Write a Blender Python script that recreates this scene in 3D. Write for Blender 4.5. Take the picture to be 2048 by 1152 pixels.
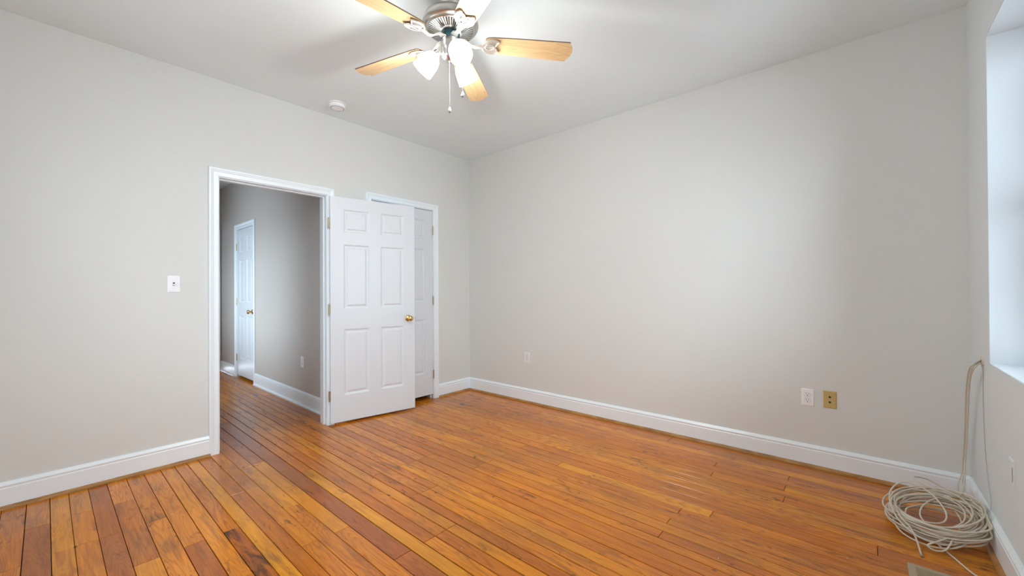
import bpy, bmesh, math, random
from mathutils import Vector, Matrix

for o in list(bpy.data.objects):
    bpy.data.objects.remove(o)
S = bpy.context.scene
COL = S.collection
R = math.radians
PI = math.pi

# ------------------------------------------------------------------ room dimensions (metres)
YA = 3.626      # wall with the doors
XB = 3.39       # blank wall
YC = -0.45      # window wall
XD = -1.35      # wall behind the camera's left shoulder
ZC = 2.783      # ceiling
TH = 0.13       # partition thickness
XH = 1.783      # hall side wall
YH = 7.47       # hall end wall
XHL = 0.12      # other side wall of the hall
WT = 0.30       # window wall thickness

# ------------------------------------------------------------------ camera
cam = bpy.data.cameras.new('camera')
cam.sensor_fit = 'HORIZONTAL'
cam.sensor_width = 36.0
cam.lens = 809.9 / 2048 * 36.0
cam.clip_start = 0.05
co = bpy.data.objects.new('camera', cam)
COL.objects.link(co)
yaw, pit, rol = 0.7142, 0.0053, -0.0056
fw = Vector((math.cos(yaw) * math.cos(pit), math.sin(yaw) * math.cos(pit), math.sin(pit)))
rt = Vector((math.sin(yaw), -math.cos(yaw), 0))
up = rt.cross(fw)
r2 = rt * math.cos(rol) + up * math.sin(rol)
u2 = -rt * math.sin(rol) + up * math.cos(rol)
co.matrix_world = Matrix(((r2.x, u2.x, -fw.x, 0), (r2.y, u2.y, -fw.y, 0), (r2.z, u2.z, -fw.z, 1.2), (0, 0, 0, 1)))
S.camera = co

# ------------------------------------------------------------------ world, portals, exposure
W = bpy.data.worlds.new('world')
S.world = W
W.use_nodes = True
wn = W.node_tree.nodes
wl = W.node_tree.links
bg = wn['Background']
tc = wn.new('ShaderNodeTexCoord')
sx = wn.new('ShaderNodeSeparateXYZ')
wr = wn.new('ShaderNodeValToRGB')
wl.new(tc.outputs['Generated'], sx.inputs[0])
ma = wn.new('ShaderNodeMath'); ma.operation = 'MULTIPLY_ADD'
ma.inputs[1].default_value = 0.5; ma.inputs[2].default_value = 0.5
wl.new(sx.outputs['Z'], ma.inputs[0])
wl.new(ma.outputs[0], wr.inputs[0])
wr.color_ramp.elements[0].position = 0.46
wr.color_ramp.elements[0].color = (0.46, 0.53, 0.62, 1)
wr.color_ramp.elements[1].position = 0.53
wr.color_ramp.elements[1].color = (0.81, 0.95, 1.10, 1)
wl.new(wr.outputs[0], bg.inputs['Color'])
bg.inputs['Strength'].default_value = 8.6

S.view_settings.view_transform = 'Standard'
S.view_settings.look = 'None'
S.view_settings.exposure = 0.42
S.view_settings.gamma = 1.0
S.view_settings.use_curve_mapping = False
S.cycles.max_bounces = 14
S.cycles.diffuse_bounces = 8
S.cycles.glossy_bounces = 6
S.cycles.transparent_max_bounces = 12
S.cycles.sample_clamp_indirect = 6.0
S.cycles.caustics_reflective = False
S.cycles.caustics_refractive = False

WIN = [(1.90, 2.935), (-1.15, -0.20)]          # X ranges: window by the corner, then an unseen one added for daylight
WZ0, WZ1 = 0.834, 2.395
ADDED_HWIN = (5.15, 6.6, 0.70, 2.05)                    # unseen window added to light the hall (Y range, Z range)

ADDED_LWIN = (1.80, 2.72, 0.834, 2.395)               # unseen window added behind the camera's left shoulder to bring in daylight


def portal(name, loc, rot, sx_, sy_):
    l = bpy.data.lights.new(name, 'AREA')
    l.shape = 'RECTANGLE'; l.size = sx_; l.size_y = sy_
    l.cycles.is_portal = True
    o = bpy.data.objects.new(name, l)
    o.location = loc; o.rotation_euler = rot
    COL.objects.link(o)


for i_, (a_, b_) in enumerate(WIN):
    portal('window_portal', ((a_ + b_) / 2, YC - WT - 0.02, (WZ0 + WZ1) / 2), (R(90), 0, 0), b_ - a_, WZ1 - WZ0)
portal('side_portal', (XD - .14, (ADDED_LWIN[0] + ADDED_LWIN[1]) / 2, (ADDED_LWIN[2] + ADDED_LWIN[3]) / 2), (R(90), 0, R(-90)), ADDED_LWIN[1] - ADDED_LWIN[0], ADDED_LWIN[3] - ADDED_LWIN[2])
portal('hall_portal', (XHL - TH - 0.02, (ADDED_HWIN[0] + ADDED_HWIN[1]) / 2, (ADDED_HWIN[2] + ADDED_HWIN[3]) / 2), (R(90), 0, R(-90)), ADDED_HWIN[1] - ADDED_HWIN[0], ADDED_HWIN[3] - ADDED_HWIN[2])

# ------------------------------------------------------------------ materials
def new_mat(name, col=(.8, .8, .8), rough=.5, metal=0., spec=.5):
    m = bpy.data.materials.new(name)
    m.use_nodes = True
    b = m.node_tree.nodes['Principled BSDF']
    b.inputs['Base Color'].default_value = (*col, 1)
    b.inputs['Roughness'].default_value = rough
    b.inputs['Metallic'].default_value = metal
    b.inputs['Specular IOR Level'].default_value = spec
    return m


class NT:
    def __init__(s, m):
        s.m = m; s.t = m.node_tree; s.b = s.t.nodes['Principled BSDF']
    def n(s, typ, **kw):
        x = s.t.nodes.new(typ)
        for k, v in kw.items(): setattr(x, k, v)
        return x
    def l(s, a, b): s.t.links.new(a, b)
    def math(s, op, a, b=None, c=None):
        x = s.n('ShaderNodeMath', operation=op)
        for i, v in enumerate((a, b, c)):
            if v is None: continue
            if isinstance(v, (int, float)): x.inputs[i].default_value = v
            else: s.l(v, x.inputs[i])
        return x.outputs[0]
    def noise(s, vec, scale=5, detail=2, rough=.5, dist=0):
        x = s.n('ShaderNodeTexNoise')
        x.inputs['Scale'].default_value = scale
        x.inputs['Detail'].default_value = detail
        x.inputs['Roughness'].default_value = rough
        x.inputs['Distortion'].default_value = dist
        if vec is not None: s.l(vec, x.inputs['Vector'])
        return x.outputs['Fac']
    def vmul(s, vec, k):
        x = s.n('ShaderNodeVectorMath', operation='MULTIPLY')
        s.l(vec, x.inputs[0]); x.inputs[1].default_value = k
        return x.outputs[0]
    def ramp(s, fac, stops):
        x = s.n('ShaderNodeValToRGB')
        e = x.color_ramp.elements
        while len(e) < len(stops): e.new(0.5)
        for q, (p, c) in zip(e, stops):
            q.position = p
            q.color = (*c, 1) if len(c) == 3 else c
        s.l(fac, x.inputs[0])
        return x.outputs['Color']
    def mix(s, fac, a, b, mode='MIX'):
        x = s.n('ShaderNodeMix', data_type='RGBA', blend_type=mode)
        for sock, v in ((x.inputs[0], fac), (x.inputs[6], a), (x.inputs[7], b)):
            if isinstance(v, (int, float)): sock.default_value = v
            elif isinstance(v, tuple): sock.default_value = (*v, 1)
            else: s.l(v, sock)
        return x.outputs[2]
    def bump(s, h, strength, dist=.01):
        x = s.n('ShaderNodeBump')
        x.inputs['Strength'].default_value = strength
        x.inputs['Distance'].default_value = dist
        s.l(h, x.inputs['Height'])
        s.l(x.outputs[0], s.b.inputs['Normal'])
    def obj(s):
        return s.n('ShaderNodeTexCoord').outputs['Object']


def paint(name, col, rough, spec=.5, bump=.03, scale=220, var=.03):
    m = new_mat(name, col, rough, 0, spec)
    t = NT(m)
    c = t.obj()
    a = t.noise(c, 1.7, 3)
    f = t.math('MULTIPLY_ADD', a, var * 2, 1 - var)
    dark = tuple(v * (1 - var) for v in col)
    t.l(t.mix(a, dark, col), t.b.inputs['Base Color'])
    t.bump(t.noise(c, scale, 2), bump, .002)
    return m


M = {}
M['wall'] = paint('wall_paint_cream', (.73, .742, .72), .8, .2)
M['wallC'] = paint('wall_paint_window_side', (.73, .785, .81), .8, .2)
M['hall'] = paint('wall_paint_hall_grey', (.58, .535, .495), .6, .3)
M['ceil'] = paint('ceiling_paint_white', (.84, .925, .955), .8, .3)
M['trim'] = paint('trim_paint_white', (.875, .945, .99), .3, .5, .01, 90, .015)
M['door'] = paint('door_paint_white', (.735, .775, .82), .33, .5, .0, 90, .01)
M['brass'] = new_mat('polished_brass', (.72, .50, .20), .16, 1)
M['brass_old'] = new_mat('dull_brass', (.55, .43, .22), .32, 1)
M['plastic'] = new_mat('white_plastic', (.91, .92, .95), .35)
M['plastic2'] = new_mat('offwhite_plastic', (.84, .845, .84), .4)
M['tan'] = new_mat('tan_plastic', (.56, .42, .17), .4)
M['dark'] = new_mat('dark_slot', (.02, .018, .015), .6)
M['steel'] = new_mat('steel_screw', (.5, .5, .5), .3, 1)
M['nickel'] = new_mat('brushed_nickel', (.62, .61, .58), .28, 1)
M['armcast'] = new_mat('champagne_nickel_casting', (.80, .77, .70), .35, .75)
M['teal'] = new_mat('teal_anodised_ring', (.045, .13, .16), .4, .2)
M['cable'] = new_mat('white_cable_jacket', (.66, .60, .49), .45)
M['vent'] = new_mat('tan_register_enamel', (.40, .325, .21), .45, .1)
M['scrape'] = new_mat('scraped_paint', (.30, .28, .26), .7)
M['wire'] = new_mat('painted_wire', (.52, .51, .49), .5)
M['chain'] = new_mat('bead_chain', (.75, .74, .72), .3, .7)
M['darkcloset'] = new_mat('closet_dark', (.12, .09, .07), .8)

# door skin: moulded fine wood grain
t = NT(M['door'])
c = t.vmul(t.obj(), (90, 90, 5))
t.bump(t.noise(c, 1.5, 3, .6, .4), .12, .0015)

# glass: clear pane, fresnel reflection over transparency
m = bpy.data.materials.new('window_glass'); m.use_nodes = True
nt = m.node_tree; nt.nodes.clear()
o_ = nt.nodes.new('ShaderNodeOutputMaterial'); mx = nt.nodes.new('ShaderNodeMixShader')
tr = nt.nodes.new('ShaderNodeBsdfTransparent'); gl = nt.nodes.new('ShaderNodeBsdfGlossy'); fr = nt.nodes.new('ShaderNodeFresnel')
fr.inputs[0].default_value = 1.45; gl.inputs['Roughness'].default_value = .02
tr.inputs[0].default_value = (.96, .98, .97, 1)
nt.links.new(fr.outputs[0], mx.inputs[0]); nt.links.new(tr.outputs[0], mx.inputs[1]); nt.links.new(gl.outputs[0], mx.inputs[2])
nt.links.new(mx.outputs[0], o_.inputs[0])
M['glass'] = m

# lit frosted shade
m = new_mat('lit_frosted_glass', (.95, .93, .9), .4)
b = m.node_tree.nodes['Principled BSDF']
b.inputs['Emission Color'].default_value = (.95, .97, 1, 1)
b.inputs['Emission Strength'].default_value = 13.0
M['shade'] = m

# maple blade
m = new_mat('maple_blade', (.66, .42, .18), .38)
t = NT(m)
ob = t.obj()
v = t.vmul(ob, (2.2, 26, 1))
n1 = t.noise(v, 1.0, 3, .55, .8)
w = t.math('SINE', t.math('MULTIPLY', n1, 34))
n2 = t.noise(t.vmul(ob, (8, 260, 1)), 1, 3)
f = t.math('MULTIPLY_ADD', w, .13, t.math('MULTIPLY_ADD', n2, .5, .22))
t.l(t.ramp(f, [(0.15, (.60, .38, .18)), (.5, (.72, .50, .26)), (.85, (.80, .60, .36))]), t.b.inputs['Base Color'])
M['maple'] = m
M['bladeedge'] = new_mat('blade_edge_band', (.16, .10, .06), .5)

# shoe moulding: stained pine
m = new_mat('stained_shoe_moulding', (.42, .2, .06), .32)
t = NT(m)
n1 = t.noise(t.vmul(t.obj(), (9, 9, 60)), 1, 3, .6, .5)
t.l(t.ramp(n1, [(.25, (.22, .095, .022)), (.5, (.40, .19, .048)), (.8, (.56, .31, .10))]), t.b.inputs['Base Color'])
M['shoe'] = m

# old pine floor boards; 'board' attribute = (tone, red, seed, stain) per board
m = new_mat('old_varnished_pine_boards', (.5, .2, .05), .2, 0, .42)
t = NT(m)
ob = t.obj()
at = t.n('ShaderNodeAttribute', attribute_name='board')
sep = t.n('ShaderNodeSeparateColor')
t.l(at.outputs['Color'], sep.inputs[0])
tone, red, seed = sep.outputs[0], sep.outputs[1], sep.outputs[2]
stain = at.outputs['Alpha']
cx = t.n('ShaderNodeCombineXYZ')
t.l(t.math('MULTIPLY', seed, 43.0), cx.inputs[2])
t.l(t.math('MULTIPLY', seed, 17.0), cx.inputs[0])
add = t.n('ShaderNodeVectorMath', operation='ADD')
t.l(ob, add.inputs[0]); t.l(cx.outputs[0], add.inputs[1])
bc = add.outputs[0]
# fine grain
g1 = t.noise(t.vmul(bc, (150, 5.5, 1)), 1, 4, .6, .3)
g2 = t.noise(t.vmul(bc, (38, 2.2, 1)), 1, 3, .55, .5)
# cathedral figure
cf = t.noise(t.vmul(bc, (8.5, .85, 1)), 1, 2.0, .45, .2)
cs = t.math('SINE', t.math('MULTIPLY', cf, 165))
csr = t.ramp(cs, [(.05, (0, 0, 0)), (.9, (1, 1, 1))])
base = t.ramp(tone, [(0.0, (.33, .070, .005)), (.3, (.56, .145, .005)), (.6, (.75, .228, .006)), (.85, (.84, .33, .010)), (1.0, (.86, .40, .020))])
base = t.mix(t.math('MULTIPLY', red, .7), base, (.42, .11, .022))
lo = t.mix(1.0, base, (.60, .47, .36), 'MULTIPLY')
hi = t.mix(1.0, base, (1.15, 1.30, 1.40), 'MULTIPLY')
k = t.math('MULTIPLY_ADD', g1, 1.0, t.math('MULTIPLY', g2, .8))
k = t.math('SUBTRACT', k, .38)
seedamp = t.math('FRACT', t.math('MULTIPLY', seed, 7.31))
amp = t.math('MULTIPLY', t.math('GREATER_THAN', seedamp, .42), t.math('MULTIPLY_ADD', seedamp, .34, .05))
sepc = t.n('ShaderNodeSeparateColor'); t.l(csr, sepc.inputs[0])
k = t.math('SUBTRACT', k, t.math('MULTIPLY', t.math('SUBTRACT', sepc.outputs[0], .5), amp))
kc = t.n('ShaderNodeClamp'); t.l(k, kc.inputs[0])
colr = t.mix(kc.outputs[0], lo, hi)
# long darker streaks & smudges
s1 = t.noise(t.vmul(bc, (20, 2.6, 1)), 1, 4, .65, .6)
sm = t.ramp(s1, [(.53, (0, 0, 0)), (.70, (1, 1, 1))])
colr = t.mix(t.math('MULTIPLY', sm, .60), colr, (.19, .066, .017))
# wide worn zones crossing boards
s2 = t.noise(t.vmul(ob, (1.6, 1.1, 1)), 1, 3, .6, .4)
zone = t.ramp(s2, [(.45, (0, 0, 0)), (.66, (1, 1, 1))])
s3 = t.noise(t.vmul(ob, (60, 9, 1)), 1, 3, .7)
colr = t.mix(t.math('MULTIPLY', t.math('MULTIPLY', zone, s3), .75), colr, (.22, .10, .036))
# explicit dark stains on some boards
st = t.noise(t.vmul(bc, (20, 3.8, 1)), 1, 4, .6, .7)
stf = t.ramp(t.math('ADD', st, t.math('MULTIPLY_ADD', stain, .42, -.36)), [(.45, (0, 0, 0)), (.66, (1, 1, 1))])
colr = t.mix(t.math('MULTIPLY', stf, t.math('MAXIMUM', t.math('MINIMUM', t.math('MULTIPLY', stain, 1.4), .85), 0)), colr, (.045, .022, .012))
s5 = t.noise(t.vmul(bc, (26, 7, 1)), 1, 4, .7, .8)
s6 = t.noise(t.vmul(ob, (2.4, 2.0, 1)), 1, 2, .5)
smk = t.ramp(t.math('ADD', s5, t.math('MULTIPLY', s6, .35)), [(.79, (0, 0, 0)), (.90, (1, 1, 1))])
colr = t.mix(t.math('MULTIPLY', smk, .75), colr, (.07, .032, .014))
# knots and nail holes
vo = t.n('ShaderNodeTexVoronoi'); vo.inputs['Scale'].default_value = 1.0
t.l(t.vmul(ob, (9, 5.5, 1)), vo.inputs['Vector'])
vs = t.n('ShaderNodeSeparateColor'); t.l(vo.outputs['Color'], vs.inputs[0])
kn = t.ramp(t.math('ADD', vo.outputs['Distance'], t.math('MULTIPLY_ADD', g1, .10, t.math('MULTIPLY', g2, .06))), [(.095, (1, 1, 1)), (.17, (0, 0, 0))])
knf = t.math('MULTIPLY', kn, t.math('GREATER_THAN', vs.outputs[0], .60))
colr = t.mix(t.math('MULTIPLY', knf, .85), colr, (.035, .016, .008))
# sparse paint flecks
vo2 = t.n('ShaderNodeTexVoronoi'); vo2.inputs['Scale'].default_value = 1.0
t.l(t.vmul(ob, (14, 14, 1)), vo2.inputs['Vector'])
vs2 = t.n('ShaderNodeSeparateColor'); t.l(vo2.outputs['Color'], vs2.inputs[0])
fk = t.math('MULTIPLY', t.math('LESS_THAN', vo2.outputs['Distance'], .035), t.math('GREATER_THAN', vs2.outputs[1], .86))
colr = t.mix(t.math('MULTIPLY', fk, .7), colr, (.75, .70, .62))
t.l(colr, t.b.inputs['Base Color'])
rg = t.math('MULTIPLY_ADD', t.noise(t.vmul(ob, (3, 2, 1)), 1, 4, .7), .20, .07)
rg = t.math('ADD', rg, t.math('MULTIPLY', zone, .10))
t.l(rg, t.b.inputs['Roughness'])
hh = t.math('ADD', t.math('MULTIPLY', g1, .25), t.math('MULTIPLY', t.noise(t.vmul(bc, (14, 3.5, 1)), 1, 2), 1.0))
t.bump(hh, .22, .004)
M['boards'] = m

# ------------------------------------------------------------------ mesh helpers
def prop(o, **kw):
    for k, v in kw.items():
        if v is not None: o[k] = v
    return o


def mk(name, bm, mats, parent=None, loc=None, rot=None, smooth=False):
    me = bpy.data.meshes.new(name)
    bm.normal_update()
    bm.to_mesh(me); bm.free()
    for m_ in (mats if isinstance(mats, (list, tuple)) else [mats]):
        me.materials.append(m_)
    if smooth:
        for p in me.polygons: p.use_smooth = True
    o = bpy.data.objects.new(name, me)
    COL.objects.link(o)
    if parent: o.parent = parent
    if loc: o.location = loc
    if rot: o.rotation_euler = rot
    return o


def empty(name, loc=(0, 0, 0), rot=(0, 0, 0), **kw):
    o = bpy.data.objects.new(name, None)
    o.empty_display_size = .1
    COL.objects.link(o)
    o.location = loc; o.rotation_euler = rot
    return prop(o, **kw)


def smooth_angle(o, ang=35):
    for p in o.data.polygons: p.use_smooth = True
    bm = bmesh.new(); bm.from_mesh(o.data)
    for e in bm.edges:
        e.smooth = not (len(e.link_faces) == 2 and e.calc_face_angle(0) > R(ang))
    bm.to_mesh(o.data); bm.free()
    return o


def box(bm, x0, x1, y0, y1, z0, z1, mat=0, bev=0.0, seg=2):
    if x0 > x1: x0, x1 = x1, x0
    if y0 > y1: y0, y1 = y1, y0
    if z0 > z1: z0, z1 = z1, z0
    t_ = bmesh.new()
    vs_ = [t_.verts.new(p) for p in ((x0, y0, z0), (x1, y0, z0), (x1, y1, z0), (x0, y1, z0), (x0, y0, z1), (x1, y0, z1), (x1, y1, z1), (x0, y1, z1))]
    for f_ in ((0, 3, 2, 1), (4, 5, 6, 7), (0, 1, 5, 4), (1, 2, 6, 5), (2, 3, 7, 6), (3, 0, 4, 7)):
        t_.faces.new([vs_[i] for i in f_])
    if bev:
        bmesh.ops.bevel(t_, geom=t_.edges[:], offset=bev, segments=seg, affect='EDGES', profile=.5)
    merge(bm, t_, mat)


def merge(bm, t_, mat=0, mtx=None):
    if mtx is not None: t_.transform(mtx)
    vm = {v: bm.verts.new(v.co) for v in t_.verts}
    for f_ in t_.faces:
        try:
            nf = bm.faces.new([vm[v] for v in f_.verts])
            nf.material_index = mat
            nf.smooth = f_.smooth
        except ValueError:
            pass
    t_.free()


def lathe(bm, prof, seg=48, mat=0, mtx=None):
    """prof: list of (r, z) ; axis +Z"""
    t_ = bmesh.new()
    rings = []
    for r_, z_ in prof:
        if r_ < 1e-6:
            rings.append([t_.verts.new((0, 0, z_))])
        else:
            rings.append([t_.verts.new((r_ * math.cos(2 * PI * i / seg), r_ * math.sin(2 * PI * i / seg), z_)) for i in range(seg)])
    for a, b_ in zip(rings[:-1], rings[1:]):
        for i in range(seg):
            j = (i + 1) % seg
            q = [a[i % len(a)], a[j % len(a)], b_[j % len(b_)], b_[i % len(b_)]]
            u = []
            for v in q:
                if v not in u: u.append(v)
            if len(u) >= 3:
                try: t_.faces.new(u)
                except ValueError: pass
    bmesh.ops.recalc_face_normals(t_, faces=t_.faces[:])
    merge(bm, t_, mat, mtx)


def catmull(pts, n=6, closed=False):
    P = [Vector(p) for p in pts]
    out = []
    N = len(P)
    rng = range(N) if closed else range(N - 1)
    for i in rng:
        if closed:
            a, b_, c_, d = P[(i - 1) % N], P[i], P[(i + 1) % N], P[(i + 2) % N]
        else:
            a = P[i - 1] if i > 0 else P[0] * 2 - P[1]
            b_, c_ = P[i], P[i + 1]
            d = P[i + 2] if i + 2 < N else P[-1] * 2 - P[-2]
        for k_ in range(n):
            s_ = k_ / n
            out.append(.5 * ((2 * b_) + (c_ - a) * s_ + (2 * a - 5 * b_ + 4 * c_ - d) * s_ ** 2 + (3 * b_ - a - 3 * c_ + d) * s_ ** 3))
    if not closed: out.append(P[-1])
    return out


def tube(bm, pts, r_, seg=8, mat=0, closed=False):
    P = [Vector(p) for p in pts]
    N = len(P)
    rings = []
    prev = None
    for i in range(N):
        if closed:
            tg = (P[(i + 1) % N] - P[i - 1]).normalized()
        else:
            tg = (P[min(i + 1, N - 1)] - P[max(i - 1, 0)]).normalized()
        if prev is None:
            ref = Vector((0, 0, 1)) if abs(tg.z) < .9 else Vector((1, 0, 0))
            nrm = tg.cross(ref).normalized()
        else:
            nrm = (prev - tg * prev.dot(tg))
            nrm = nrm.normalized() if nrm.length > 1e-6 else tg.orthogonal().normalized()
        prev = nrm
        bi = tg.cross(nrm)
        rr = r_(i / (N - 1)) if callable(r_) else r_
        rings.append([bm.verts.new(P[i] + (nrm * math.cos(2 * PI * k_ / seg) + bi * math.sin(2 * PI * k_ / seg)) * rr) for k_ in range(seg)])
    last = N if closed else N - 1
    for i in range(last):
        a, b_ = rings[i], rings[(i + 1) % N]
        off = 0
        if closed and i == N - 1:
            off = min(range(seg), key=lambda s_: (a[0].co - b_[s_].co).length)
        for k_ in range(seg):
            f_ = bm.faces.new([a[k_], a[(k_ + 1) % seg], b_[(k_ + 1 + off) % seg], b_[(k_ + off) % seg]])
            f_.smooth = True; f_.material_index = mat
    if not closed:
        for rg_ in (rings[0][::-1], rings[-1]):
            f_ = bm.faces.new(rg_); f_.material_index = mat


def sweep(bm, prof, A, B, out, upv=(0, 0, 1), mat=0, mA=0.0, mB=0.0):
    """extrude profile [(d, h)] from A to B; d along 'out', h along 'upv'; mitre shift per d at each end (mA, mB)"""
    A, B, out, upv = Vector(A), Vector(B), Vector(out), Vector(upv)
    dr = (B - A).normalized()
    ra = [bm.verts.new(A + out * d + upv * h + dr * mA * (d if abs(mA) < 5 else 0)) for d, h in prof]
    rb = [bm.verts.new(B + out * d + upv * h + dr * mB * d) for d, h in prof]
    n = len(prof)
    fs = []
    for i in range(n):
        j = (i + 1) % n
        fs.append(bm.faces.new([ra[i], ra[j], rb[j], rb[i]]))
    fs.append(bm.faces.new(ra)); fs.append(bm.faces.new(rb[::-1]))
    for f_ in fs: f_.material_index = mat
    bmesh.ops.recalc_face_normals(bm, faces=fs)


# ------------------------------------------------------------------ floor: individual boards in one mesh
SEAMS = [.02, .093, .174, .254, .344, .427, .510, .583, .651, .715, .791, .865, .941, 1.020, 1.112, 1.183, 1.252, 1.320,
         1.389, 1.452, 1.527, 1.587, 1.650, 1.723, 1.810, 1.885, 1.943, 2.015, 2.090, 2.155, 2.222, 2.290, 2.367, 2.450,
         2.541, 2.632, 2.716, 2.797, 2.875, 2.965, 3.046, 3.120, 3.205, 3.290, 3.375, 3.46]
random.seed(11)
x_ = .02
while x_ > XD - .1:
    x_ -= random.choice((.075, .08, .085, .088))
    SEAMS.insert(0, x_)
# joints seen on the boards: (x inside board, y)
JOINTS = [(.976, 3.21), (.83, 2.82), (.901, 3.21), (1.152, 2.82), (.912, 2.42), (.992, 1.99), (1.064, 1.59), (.618, 2.42), (.56, 1.98),
          (.834, 2.0), (1.62, 2.41), (1.427, 2.41), (1.349, 1.59), (1.288, 1.59), (1.219, 1.59), (1.488, 1.99), (1.97, 2.0),
          (2.195, 1.98), (2.43, 1.98), (2.343, 1.59), (2.845, .75), (2.752, .35), (2.243, .76), (2.323, .62), (1.977, .76),
          (-.013, 3.21), (.132, 3.23), (.295, 3.21), (.385, 2.82), (.216, 2.82), (.3, 2.42), (.471, 2.42), (.69, 3.21), (.76, 2.82), (.07, 2.82)]
# looks of boards that stand out: (x, y, tone, red, stain)
LOOK = [(1.06, 2.4, .12, .9, 0), (1.15, 2.0, .80, 0, .05), (1.15, 3.3, .42, .2, .3), (.683, 2.5, .80, 0, .42), (.617, 2.1, .30, 0, (.45, 1.0)), (.54, 1.5, .55, .1, .1),
        (.547, 2.6, .64, 0, 0), (.617, 2.9, .45, .25, .25), (.75, 2.3, .38, 0, .1), (.83, 2.4, .62, 0, .35), (.90, 2.0, .52, .05, .35), (.83, 1.5, .50, 0, .45),
        (.90, 2.9, .72, 0, .2), (.98, 2.9, .62, .1, .65), (.98, 2.2, .70, .05, 0), (.98, 1.6, .50, 0, .3), (1.06, 1.2, .3, .8, .1),
        (.385, 3.2, .50, .1, (1.1, -.5)), (.385, 2.4, .60, .1, 0), (.295, 2.9, .38, .5, 0), (.3, 2.1, .72, 0, .05), (.47, 2.9, .58, .2, 0), (.47, 2.0, .22, .2, .35),
        (.216, 3.3, .25, .4, .2), (.216, 2.5, .30, .9, 0), (.132, 2.9, .60, .15, .2), (.05, 3.0, .72, 0, 0), (-.02, 2.9, .25, .9, .1), (.9, 3.4, .5, .3, .1),
        (.76, 3.2, .55, .3, .1), (.83, 3.2, .6, .25, .1), (.98, 3.5, .2, .8, .1), (1.22, 2.3, .42, .45, .1), (1.29, 2.2, .50, .2, .1),
        (1.219, 1.3, .62, 0, .2), (1.288, 1.3, .35, .2, .45), (1.349, 1.3, .68, 0, .2), (1.62, 1.2, .7, 0, .1), (2.0, .4, .35, .1, .3), (2.1, .4, .6, .25, .05)]

bm = bmesh.new()
lay = bm.loops.layers.float_color.new('board')
random.seed(5)
Y0, Y1 = YC - .02, YH + .05
for a, b_ in zip(SEAMS[:-1], SEAMS[1:]):
    if a > XB + .05: break
    js = [j[1] for j in JOINTS if a < j[0] < b_]
    known = bool(js)
    front = min(js) if js else None
    back = max(js) if js else None
    cuts = list(js)
    g0 = 3.21
    y = (front if front else g0 - .4064 * random.randint(-9, 8)) 
    q = y
    while True:
        q -= .4064 * random.choice((5, 7, 8, 9)) if not (a < .5) else .4064 * random.choice((1, 2, 3, 3))
        if q < Y0: break
        cuts.append(q)
    q = back if back else y
    if not known: cuts.append(y)
    while True:
        q += .4064 * random.choice((4, 5, 6, 7)) if a > .5 else .4064 * random.choice((1, 2, 3))
        if q > Y1: break
        cuts.append(q)
    yend = Y1 if b_ > XHL - TH else YA + TH
    ys = sorted([Y0] + [c_ for c_ in cuts if Y0 + .1 < c_ < yend - .1] + [yend])
    gp = random.choice((.0014, .0018, .0024, .0032))
    if abs(a - 1.112) < .01 or abs(a - 1.32) < .01: gp = .0050
    for y0, y1 in zip(ys[:-1], ys[1:]):
        tone = min(.74, max(.3, random.gauss(.55, .10)))
        red = max(0, random.gauss(.12, .2))
        stn = max(0, random.gauss(.12, .16))
        if random.random() < .06: stn = .6
        for lx, ly, tn, rd, sn in LOOK:
            if a < lx < b_ and y0 < ly < y1: tone, red, stn = tn, rd, sn
        if a > .9 and y1 > 4.0: red = min(1, red + .25)
        s0_, s1_ = stn if isinstance(stn, tuple) else (stn, stn)
        sd = random.random()
        t_ = bmesh.new()
        g = gp * .6
        zt = random.uniform(-.0006, 0)
        x0b, x1b, y0b, y1b = a + g, b_ - g, y0 + .0011, y1 - .0011
        e = .0012
        v = [t_.verts.new(p) for p in ((x0b, y0b, -.02), (x1b, y0b, -.02), (x1b, y1b, -.02), (x0b, y1b, -.02),
                                       (x0b, y0b, zt - e), (x1b, y0b, zt - e), (x1b, y1b, zt - e), (x0b, y1b, zt - e),
                                       (x0b + e, y0b + e, zt), (x1b - e, y0b + e, zt), (x1b - e, y1b - e, zt), (x0b + e, y1b - e, zt))]
        for f_ in ((8, 9, 10, 11), (4, 5, 9, 8), (5, 6, 10, 9), (6, 7, 11, 10), (7, 4, 8, 11), (0, 1, 5, 4), (1, 2, 6, 5), (2, 3, 7, 6), (3, 0, 4, 7)):
            t_.faces.new([v[i] for i in f_])
        n0 = len(bm.faces)
        merge(bm, t_, 0)
        bm.faces.ensure_lookup_table()
        for f_ in bm.faces[n0:]:
            for lp in f_.loops: lp[lay] = (tone, red, sd, s0_ if lp.vert.co.y < (y0 + y1) / 2 else s1_)
box(bm, XD - .1, XB + .1, Y0, YA + TH, -.06, -.012, 1)
box(bm, XHL - TH, XB + .1, YA + TH, Y1, -.06, -.012, 1)
floor = prop(mk('floor', bm, [M['boards'], M['dark']]), kind='structure')

# ------------------------------------------------------------------ walls
def wall_x(name, y0, y1, x0, x1, z1, holes, mat, z0=-.02):
    """wall spanning X between x0,x1, thickness y0..y1, holes [(xa, xb, za, zb)]"""
    bm = bmesh.new()
    xs = sorted(set([x0, x1] + [h[0] for h in holes] + [h[1] for h in holes]))
    for a, b_ in zip(xs[:-1], xs[1:]):
        hs = [h for h in holes if h[0] <= a + 1e-6 and h[1] >= b_ - 1e-6]
        z = z0
        for h in sorted(hs, key=lambda q_: q_[2]):
            if h[2] > z: box(bm, a, b_, y0, y1, z, h[2])
            z = h[3]
        if z < z1: box(bm, a, b_, y0, y1, z, z1)
    bmesh.ops.remove_doubles(bm, verts=bm.verts[:], dist=1e-5)
    return prop(mk(name, bm, mat), kind='structure')


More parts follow.
